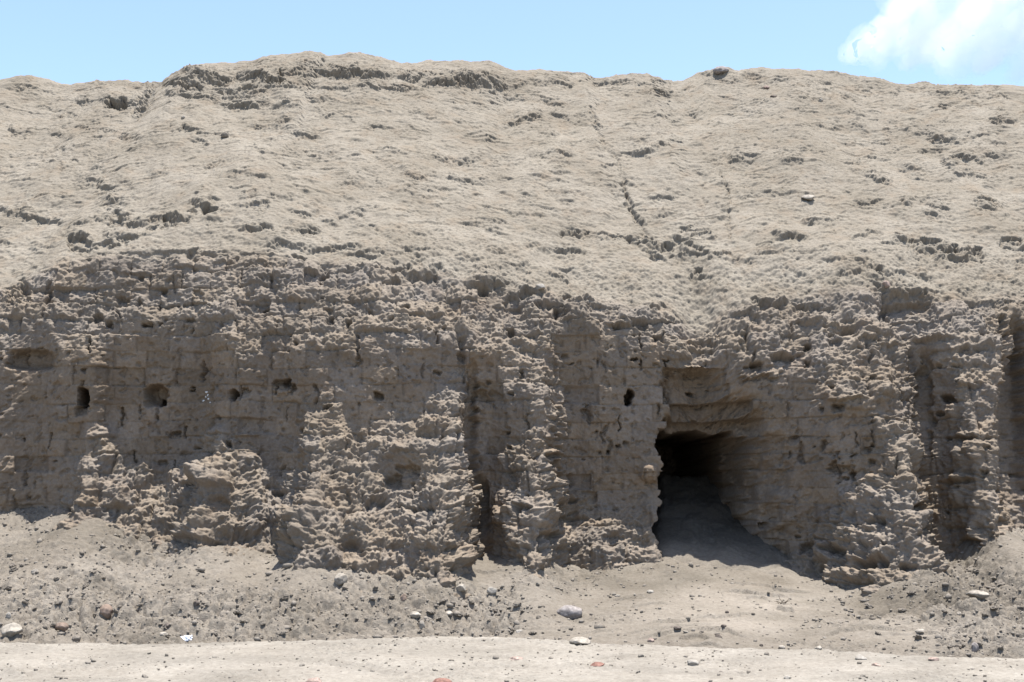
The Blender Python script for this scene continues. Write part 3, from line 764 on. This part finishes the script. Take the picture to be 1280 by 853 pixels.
# ------------------------------------------------------------------ loose stones
def rock_mesh(name, dims, seed, mat, facets=11, sub=4, rough=0.10, sharp=0.0):
    r = np.random.default_rng(seed)
    bm = bmesh.new(); bmesh.ops.create_icosphere(bm, subdivisions=sub, radius=1.0)
    n = r.normal(size=(facets, 3)); n /= np.linalg.norm(n, axis=1)[:, None]
    d = r.uniform(0.62, 0.98, facets)
    off = Vector(r.uniform(-50, 50, 3))
    for v in bm.verts:
        p = np.array(v.co); k = n @ p
        rad = min([1.0] + [dd / kk for dd, kk in zip(d, k) if kk > 0.2])
        co = v.co * rad
        co *= 1 + rough * mnoise.fractal(v.co * 2.3 + off, 1.0, 2.0, 4) * 0.8
        v.co = Vector((co.x * dims[0], co.y * dims[1], co.z * dims[2]))
    me = bpy.data.meshes.new(name); bm.to_mesh(me); bm.free()
    me.materials.append(mat)
    for p_ in me.polygons: p_.use_smooth = rough < 0.3
    return me

ST = {
    'cream': mat_stone('cream_stone', (0.30, 0.268, 0.225)), 'grey': mat_stone('grey_stone', (0.24, 0.215, 0.20), 0.3), 'red': mat_stone('red_brick', (0.21, 0.12, 0.095)),
    'rust': mat_stone('rusty_stone', (0.22, 0.165, 0.13), 0.4, 7), 'white': mat_stone('white_stone', (0.29, 0.265, 0.23), 0.12), 'dark': mat_stone('dark_stone', (0.12, 0.10, 0.085)),
    'pink': mat_stone('pink_stone', (0.29, 0.222, 0.187)), 'clod': mat_stone('dirt_clod', (0.185, 0.161, 0.133)), 'pale': mat_stone('pale_stone', (0.26, 0.232, 0.196)),
}
def stone(px, py, w, h, kind, name, label, cat, on='ground', depth=0.8, rot=0.0, facets=11, tilt=0.0, seed=None, flat=None, lift=0.35):
    """py is the stone's lower edge in the photograph; w, h its size there in pixels"""
    p = ground_hit(px, py) if on == 'ground' else mound_hit(px, py)
    if p is None: return
    dist = math.hypot(p[1], p[2] - 1.6); m = dist / FPX
    a = 0.88 * w * m / 2; hz = max(h * m / 2, 0.008)
    me = rock_mesh(name, (a, a * depth, hz * 1.15), seed if seed else int(px * 7 + py * 13), ST[kind], facets)
    o = link(name, me)
    zz = gz_at(p[0], p[1] + a * depth * 0.5) if on == 'ground' else p[2]
    o.location = (p[0], p[1] + a * depth * (0.5 if on == 'ground' else 0.0), zz + hz * lift + (0.0 if on == 'ground' else 0.3 * hz))
    o.rotation_euler = (math.radians(random.uniform(-6, 6)) if on == 'ground' else math.radians(25), math.radians(tilt), math.radians(rot))
    tag(o, label, cat)
    return o

for a in [
    (12, 796, 30, 17, 'cream', 'rock', 'large cream rock at the left end of the rubble beside the path', 'rock'),
    (131, 775, 20, 16, 'rust', 'rock', 'rust-sided rounded rock with pale top in the left rubble', 'rock'),
    (10, 773, 8, 8, 'white', 'pebble', 'white pebble just above the large cream rock', 'pebble'),
    (76, 790, 18, 11, 'rust', 'rock', 'brown half-buried stone right of the large cream rock', 'rock'),
    (95, 802, 14, 8, 'clod', 'stone', 'dusty brown lump touching the path edge at left', 'stone'),
    (203, 794, 16, 5, 'cream', 'shard', 'thin cream shard lying left of the white scrap', 'shard'),
    (208, 787, 9, 6, 'dark', 'pebble', 'round dark pebble above the thin cream shard', 'pebble'),
    (425, 735, 20, 15, 'pale', 'rock', 'egg-shaped pale rock near the foot of the brick face', 'rock'),
    (504, 750, 9, 9, 'rust', 'pebble', 'round brown pebble between the pale stones below the wall', 'pebble'),
    (576, 746, 16, 11, 'cream', 'stone', 'left one of two pale stones below the crevice', 'stone'),
    (614, 744, 16, 9, 'white', 'stone', 'right and whiter one of two pale stones below the crevice', 'stone'),
    (560, 768, 18, 6, 'cream', 'shard', 'long flat cream shard in the middle rubble', 'shard'),
    (519, 774, 16, 8, 'cream', 'stone', 'cream chip left of the long flat shard', 'stone'),
    (527, 786, 9, 12, 'pale', 'shard', 'upright leaning shard under the cream chip', 'shard'),
    (649, 791, 13, 6, 'white', 'chip', 'small white chip left of the big grey rock, near the path', 'chip'),
    (725, 805, 30, 10, 'cream', 'slab', 'flat pale slab lapping over the path edge', 'slab'),
    (747, 833, 20, 6, 'red', 'brick_fragment', 'thin dark red brick flake on the path', 'brick fragment'),
    (866, 832, 18, 8, 'white', 'stone', 'whitest flat stone on the path, right of the red flake', 'stone'),
    (1077, 825, 20, 8, 'white', 'stone', 'pale oval stone on the right of the path', 'stone'),
    (1096, 833, 14, 5, 'pink', 'stone', 'pinkish flat stone next to the pale oval stone', 'stone'),
    (551, 856, 30, 9, 'red', 'brick_fragment', 'bright red brick piece cut by the bottom edge', 'brick fragment'),
    (392, 855, 22, 10, 'pink', 'stone', 'pink-sided stone on the path left of the red brick', 'stone'),
    (645, 825, 22, 5, 'pink', 'tile_fragment', 'pinkish flat tile piece flush in the path', 'tile fragment'),
    (813, 742, 10, 4, 'white', 'chip', 'small white chip on the bare ground below the tunnel', 'chip'),
    (898, 797, 11, 5, 'dark', 'pebble', 'largest dark pebble on the bare ground before the tunnel', 'pebble'),
    (905, 784, 8, 4, 'dark', 'pebble', 'dark pebble just above the largest dark pebble', 'pebble'),
    (909, 767, 6, 4, 'dark', 'pebble', 'small dark pebble highest on the bare ground before the tunnel', 'pebble'),
    (847, 790, 11, 4, 'dark', 'pebble', 'flat dark pebble left of the largest dark pebble', 'pebble'),
    (952, 808, 6, 4, 'dark', 'pebble', 'dark pebble right at the path edge', 'pebble'),
    (814, 803, 10, 6, 'pink', 'pebble', 'reddish pebble at the path edge below the tunnel', 'pebble'),
    (1152, 793, 16, 5, 'cream', 'shard', 'slanting cream shard in the right rubble', 'shard'),
    (1200, 769, 9, 7, 'cream', 'stone', 'small cream stone at the top of the right rubble', 'stone'),
    (1219, 814, 12, 13, 'grey', 'stone', 'upright grey stone by the path on the right', 'stone'),
    (1224, 747, 34, 10, 'pale', 'slab', 'broad pale slab of dried mud in the right rubble', 'slab'),
    (1024, 812, 14, 6, 'cream', 'stone', 'cream stone at the path edge, right of its lower twin', 'stone'),
    (978, 811, 12, 4, 'cream', 'stone', 'low cream stone half sunk in the path edge', 'stone'),
    (985, 849, 12, 4, 'white', 'chip', 'flat white chip near the bottom right of the path', 'chip'),
    (1168, 826, 16, 4, 'pink', 'chip', 'pale pink chip on the path near its right end', 'chip'),
    (245, 760, 9, 7, 'dark', 'pebble', 'dark round clod under the long crack at left', 'pebble'),
    (43, 718, 12, 7, 'pale', 'stone', 'pale stone on the dusty slope below the left wall foot', 'stone'),
]:
    stone(*a)
big = stone(712, 772, 36, 16, 'grey', 'rock', 'big angular grey rock with a pale ridge in the middle foreground', 'rock', facets=7, seed=91, depth=0.7)
for a in [
    (1010, 249, 22, 6, 'cream', 'slab', 'pale flat slab lying alone on the upper slope', 'slab'),
    (1026, 127, 6, 4, 'white', 'pebble', 'white pebble near the top of the slope at right', 'pebble'),
    (967, 122, 10, 3, 'dark', 'shard', 'thin dark shard below the crest at right', 'shard'),
    (958, 111, 9, 4, 'pink', 'shard', 'pinkish shard just under the right crest', 'shard'),
    (676, 362, 16, 7, 'white', 'stone', 'pale stone on the lip above the buttress', 'stone'),
    (901, 91, 22, 9, 'grey', 'rock', 'grey rock sitting on the skyline right of centre', 'rock'),
    (229, 148, 6, 4, 'white', 'pebble', 'tiny white pebble on the slope under the broken crest', 'pebble'),
    (281, 172, 11, 8, 'clod', 'clod', 'lone brown clod on the smooth upper slope at left', 'clod'),
    (1108, 358, 12, 9, 'pink', 'stone', 'pinkish round stone stuck above the right recess', 'stone'),
]:
    stone(*a, on='mound')

# crumpled white scrap by the path
def scrap():
    p = ground_hit(232, 802)
    bm = bmesh.new(); bmesh.ops.create_icosphere(bm, subdivisions=4, radius=1.0)
    for v in bm.verts:
        n = mnoise.fractal(v.co * 1.7, 1.0, 2.0, 3); m_ = abs(mnoise.noise(v.co * 4.0 + Vector((5, 2, 1))))
        v.co *= 0.8 + 0.45 * n - 0.35 * m_
        v.co = Vector((v.co.x * 0.075, v.co.y * 0.06, v.co.z * 0.04))
    me = bpy.data.meshes.new('plastic_scrap'); bm.to_mesh(me); bm.free()
    m = bpy.data.materials.new('white_plastic'); m.use_nodes = True
    b = m.node_tree.nodes['Principled BSDF']; b.inputs['Roughness'].default_value = 0.4
    nz = m.node_tree.nodes.new('ShaderNodeTexNoise'); nz.inputs['Scale'].default_value = 30
    cr = m.node_tree.nodes.new('ShaderNodeValToRGB'); cr.color_ramp.elements[0].color = (0.62, 0.66, 0.74, 1); cr.color_ramp.elements[1].color = (0.82, 0.83, 0.86, 1)
    m.node_tree.links.new(nz.outputs['Fac'], cr.inputs[0]); m.node_tree.links.new(cr.outputs[0], b.inputs['Base Color'])
    me.materials.append(m)
    o = link('plastic_scrap', me); o.location = (p[0], p[1] + 0.04, gz_at(p[0], p[1] + 0.04) + 0.025)
    tag(o, 'crumpled white plastic scrap at the edge of the path', 'litter')
scrap()

# dry dark twig clump on the bare ground
def twigs():
    p = ground_hit(977, 755)
    root = bpy.data.objects.new('dry_plant', None); COL.objects.link(root); root.location = (p[0], p[1], gz_at(p[0], p[1]))
    tag(root, 'small dark dry twig clump on the bare ground', 'dry plant')
    m = mat_stone('dry_twig', (0.10, 0.08, 0.06))
    r = random.Random(4)
    for i in range(9):
        bm = bmesh.new()
        a = r.uniform(0, 6.28); ln_ = r.uniform(0.05, 0.12); el = r.uniform(0.1, 0.9)
        pts = [Vector((r.uniform(-.05, .05), 0, 0))]
        for k in range(4):
            pts.append(pts[-1] + Vector((math.cos(a) * math.cos(el), math.sin(a) * math.cos(el) * .6, math.sin(el))) * ln_ / 4)
            a += r.gauss(0, .3); el += r.gauss(0, .3)
        prev = None
        for k, c in enumerate(pts):
            rad = 0.006 * (1 - 0.18 * k)
            ring = [bm.verts.new(c + Vector((math.cos(t) * rad, 0, math.sin(t) * rad)) + Vector((0, math.sin(t) * rad * .5, 0))) for t in (0, 1.57, 3.14, 4.71)]
            if prev:
                for q_ in range(4): bm.faces.new((prev[q_], prev[(q_ + 1) % 4], ring[(q_ + 1) % 4], ring[q_]))
            prev = ring
        me = bpy.data.meshes.new('twig'); bm.to_mesh(me); bm.free(); me.materials.append(m)
        link('twig', me, root)
twigs()

def droppings():
    m = bpy.data.materials.new('white_splash'); m.use_nodes = True
    b = m.node_tree.nodes['Principled BSDF']; b.inputs['Roughness'].default_value = 0.9
    nz = m.node_tree.nodes.new('ShaderNodeTexNoise'); nz.inputs['Scale'].default_value = 60
    cr = m.node_tree.nodes.new('ShaderNodeValToRGB'); cr.color_ramp.elements[0].color = (0.45, 0.44, 0.42, 1); cr.color_ramp.elements[1].color = (0.75, 0.74, 0.72, 1)
    m.node_tree.links.new(nz.outputs['Fac'], cr.inputs[0]); m.node_tree.links.new(cr.outputs[0], b.inputs['Base Color'])
    for qx, qy, a, h in [(258, 490, .022, .012), (260, 494, .014, .02), (255, 501, .018, .012), (261, 499, .016, .012), (263, 503, .01, .01), (257, 496, .01, .012)]:
        p = mound_hit(qx, qy) - off
        bm = bmesh.new(); bmesh.ops.create_icosphere(bm, subdivisions=2, radius=1)
        for v in bm.verts: v.co = Vector((v.co.x * a * (1 + .3 * math.sin(v.co.z * 5 + qx)), v.co.y * .008, v.co.z * h))
        me = bpy.data.meshes.new('bird_dropping'); bm.to_mesh(me); bm.free(); me.materials.append(m)
        o = link('bird_dropping', me, mound); o.location = (p[0], p[1] - .004, p[2]); o['label'] = 'white bird splash on the shaded brickwork'
droppings()

# repeated clods one can count, strip by strip
variants = [rock_mesh('dirt_clod', (1, .85, .50), 900 + i, ST['clod'], 7, 3, 0.55) for i in range(6)]
pvariants = [rock_mesh('pale_pebble', (1, .8, .55), 950 + i, ST['pale'], 10, 3, 0.10) for i in range(4)]
protos = {}
def clods(n, x0, x1, y0, y1, s0, s1, meshes, name, label, cat, group, seed):
    r = random.Random(seed)
    for i in range(n):
        px = r.uniform(x0, x1); py = r.uniform(y0, y1)
        if py > poly(EDGE, px) - 3 and name == 'dirt_clod': continue
        p = ground_hit(px, py)
        if p is None or p[1] > np.interp(p[0], X, fy) - 0.05: continue
        me = r.choice(meshes)
        if (name, me.name) not in protos:
            o = protos[(name, me.name)] = bpy.data.objects.new(name, me)
        else:
            o = protos[(name, me.name)].copy()
        COL.objects.link(o)
        s = s0 * (s1 / s0) ** (r.random() ** 1.8) * 0.0068 / 2 * r.choice((.8, 1, 1, 1.25))
        o.scale = (s, s, s); o.rotation_euler = (r.gauss(0, .25), r.gauss(0, .25), r.uniform(0, 6.28))
        o.location = (p[0], p[1], gz_at(p[0], p[1]) + s * .12)
        tag(o, label, cat, group)
clods(50, 0, 420, 700, 800, 7, 15, variants, 'dirt_clod', 'grey-brown dirt clod in the crumbly rubble on the left', 'clod', 'dirt clods in the left rubble', 1)
clods(36, 430, 690, 735, 795, 6, 13, variants, 'dirt_clod', 'grey-brown dirt clod in the rubble in the middle', 'clod', 'dirt clods in the middle rubble', 2)
clods(44, 1080, 1280, 705, 815, 6, 14, variants, 'dirt_clod', 'grey-brown dirt clod in the rubble on the right', 'clod', 'dirt clods in the right rubble', 3)
clods(26, 700, 1080, 725, 800, 4, 7, variants, 'dirt_clod', 'little dirt clod on the bare ground before the tunnel', 'clod', 'dirt clods before the tunnel', 4)
clods(30, 0, 1280, 815, 850, 4, 9, pvariants, 'pale_pebble', 'little pale pebble scattered on the trodden path', 'pebble', 'pebbles on the path', 5)
clods(30, 0, 1280, 720, 800, 5, 10, pvariants, 'pale_pebble', 'little pale pebble lying in the rubble below the wall', 'pebble', 'pebbles in the rubble', 6)

# crumbs nobody could count
def gravel(n):
    bm = bmesh.new(); bmesh.ops.create_icosphere(bm, subdivisions=1, radius=1.0)
    bv = np.array([v.co[:] for v in bm.verts]); bf = np.array([[v.index for v in f.verts] for f in bm.faces]); bm.free()
    x = rng.uniform(-7.5, 7.5, n * 3); y = rng.uniform(9.3, 15.4, n * 3)
    ue = np.interp(x, gx, yedge); uf = np.interp(x, gx, fyx)
    jj = np.clip(np.searchsorted(gy, y), 0, nr - 1); ii = np.clip(np.searchsorted(gx, x), 0, nc - 1)
    pr = np.where(y > ue, 0.08 + rub[jj, ii] * 0.8, 0.08 + 0.3 * prg[jj, ii])
    ok = (rng.random(n * 3) < pr) & (y < uf)
    x = x[ok][:n]; y = y[ok][:n]; k = len(x)
    s = rng.lognormal(math.log(0.0095), 0.55, k); s = np.clip(s, 0.005, 0.05)
    s = np.where(y < np.interp(x, gx, yedge), s * 0.65, s)
    ang = rng.uniform(0, 6.28, k)
    jit = 1 + rng.uniform(-.32, .32, (k, len(bv), 1))
    pts = bv[None] * jit * s[:, None, None] * np.stack([rng.uniform(.8, 1.4, k), rng.uniform(.7, 1.1, k), rng.uniform(.45, .9, k)], 1)[:, None, :]
    c, s_ = np.cos(ang)[:, None], np.sin(ang)[:, None]
    px_, py_ = pts[..., 0] * c - pts[..., 1] * s_, pts[..., 0] * s_ + pts[..., 1] * c
    pts = np.stack([px_ + x[:, None], py_ + y[:, None], pts[..., 2] + (gz_at(x, y) + s * .25)[:, None]], -1)
    fc = (bf[None] + (np.arange(k) * len(bv))[:, None, None]).reshape(-1, 3)
    me = bpy.data.meshes.new('gravel')
    me.vertices.add(k * len(bv)); me.vertices.foreach_set('co', pts.astype(F32).ravel())
    me.loops.add(len(fc) * 3); me.loops.foreach_set('vertex_index', fc.astype(np.int32).ravel())
    me.polygons.add(len(fc)); me.polygons.foreach_set('loop_start', np.arange(0, len(fc) * 3, 3, dtype=np.int32)); me.polygons.foreach_set('loop_total', np.full(len(fc), 3, np.int32))
    me.update(calc_edges=True); me.materials.append(mat_soil('crumbs', (0.16, 0.138, 0.113), (0.225, 0.2, 0.17), bump=0.003, fine=120, patch=9))
    tag(link('gravel', me), 'loose dirt crumbs and gravel strewn below the wall', None, None, 'stuff')
gravel(10000)

# ------------------------------------------------------------------ cloud
def cloud():
    r = random.Random(12)
    bm = bmesh.new()
    def puff(px, py, rad, dist):
        d = ray(px, py); p = CAM + d * dist / d[1]
        m_ = bmesh.ops.create_icosphere(bm, subdivisions=3, radius=rad)
        for v in m_['verts']: v.co += Vector(p)
    Dd = 1500.0; s = Dd / FPX
    for px, py, rad in [(1078, 58, 20), (1065, 72, 13), (1105, 38, 28), (1100, 62, 26), (1140, 28, 36), (1150, 60, 34), (1190, 20, 40), (1190, 60, 36), (1240, 20, 46), (1235, 66, 34),
                        (1290, 30, 50), (1290, 78, 30), (1350, 30, 60), (1420, 50, 60), (1180, -30, 50), (1260, -50, 60), (1350, -50, 70), (1128, 8, 24), (1480, 70, 50), (1330, 80, 40), (1120, 0, 14)]:
        puff(px, py, rad * s, Dd + r.uniform(-60, 60))
    me = bpy.data.meshes.new('cloud_base'); bm.to_mesh(me); bm.free()
    o = bpy.data.objects.new('cloud_tmp', me); COL.objects.link(o)
    rm = o.modifiers.new('r', 'REMESH'); rm.mode = 'VOXEL'; rm.voxel_size = 3.5
    bpy.context.view_layer.update()
    ev = o.evaluated_get(bpy.context.evaluated_depsgraph_get())
    m2 = bpy.data.meshes.new_from_object(ev)
    bpy.data.objects.remove(o)
    n = len(m2.vertices); co = np.zeros(n * 3, F32); m2.vertices.foreach_get('co', co); co = co.reshape(-1, 3)
    no = np.zeros(n * 3, F32); m2.vertices.foreach_get('normal', no); no = no.reshape(-1, 3)
    dsp = 16 * fbm(co[:, 0] / 45 + co[:, 1] / 60, co[:, 2] / 40 + co[:, 1] / 70, 801, 5, 0.6)
    co += no * dsp[:, None]
    cen = co.mean(0); co -= cen
    m2.vertices.foreach_set('co', co.ravel()); m2.update()
    m2.name = 'cloud'; m2.materials.clear()
    m = bpy.data.materials.new('cloud_vapour'); m.use_nodes = True
    nt = m.node_tree; nt.nodes.remove(nt.nodes['Principled BSDF'])
    pv = nt.nodes.new('ShaderNodeVolumePrincipled'); pv.inputs['Color'].default_value = (1, 1, 1, 1); pv.inputs['Density'].default_value = 0.009; pv.inputs['Anisotropy'].default_value = 0.0
    nt.links.new(pv.outputs[0], nt.nodes['Material Output'].inputs['Volume'])
    m2.materials.append(m)
    c = bpy.data.objects.new('cloud', m2); COL.objects.link(c); c.location = [float(v) for v in cen]
    tag(c, 'bright white cumulus cloud above the right end of the mound', None, None, 'stuff')
cloud()

# ------------------------------------------------------------------ camera, light, sky
cd = bpy.data.cameras.new('Camera'); cam = bpy.data.objects.new('Camera', cd); COL.objects.link(cam)
cam.location = CAM; cam.rotation_euler = (math.pi / 2 + PITCH, 0, 0)
cd.sensor_width = 36; cd.lens = 36 * FPX / W0; cd.clip_end = 8000; cd.clip_start = 0.05
sc.camera = cam
SUN = Vector((0.12, 0.04, 0.98)).normalized()
sd = bpy.data.lights.new('Sun', 'SUN'); so = bpy.data.objects.new('Sun', sd); COL.objects.link(so)
sd.energy = 5.0; sd.angle = math.radians(0.5); sd.color = (1.0, 0.978, 0.945)
so.rotation_euler = SUN.to_track_quat('Z', 'Y').to_euler()
so.location = (0, 0, 30)
w = bpy.data.worlds.new('World'); sc.world = w; w.use_nodes = True
nt = w.node_tree; bg = nt.nodes['Background']
sky = nt.nodes.new('ShaderNodeTexSky'); sky.sky_type = 'NISHITA'; sky.sun_disc = False
sky.sun_elevation = math.asin(SUN.z); sky.sun_rotation = math.atan2(SUN.x, SUN.y)
sky.air_density = 0.85; sky.dust_density = 1.0; sky.ozone_density = 1.0
nt.links.new(sky.outputs[0], bg.inputs['Color']); bg.inputs['Strength'].default_value = 0.145
vs = sc.view_settings; vs.view_transform = 'Standard'; vs.look = 'None'; vs.exposure = 1.10; vs.gamma = 1.0; vs.use_curve_mapping = False
sc.display_settings.display_device = 'sRGB'
sc.cycles.volume_bounces = 16; sc.cycles.max_bounces = 20; sc.cycles.diffuse_bounces = 4
sc.cycles.use_denoising = True; sc.cycles.denoiser = 'OPENIMAGEDENOISE'; sc.cycles.denoising_input_passes = 'RGB_ALBEDO_NORMAL'; sc.cycles.denoising_prefilter = 'ACCURATE'
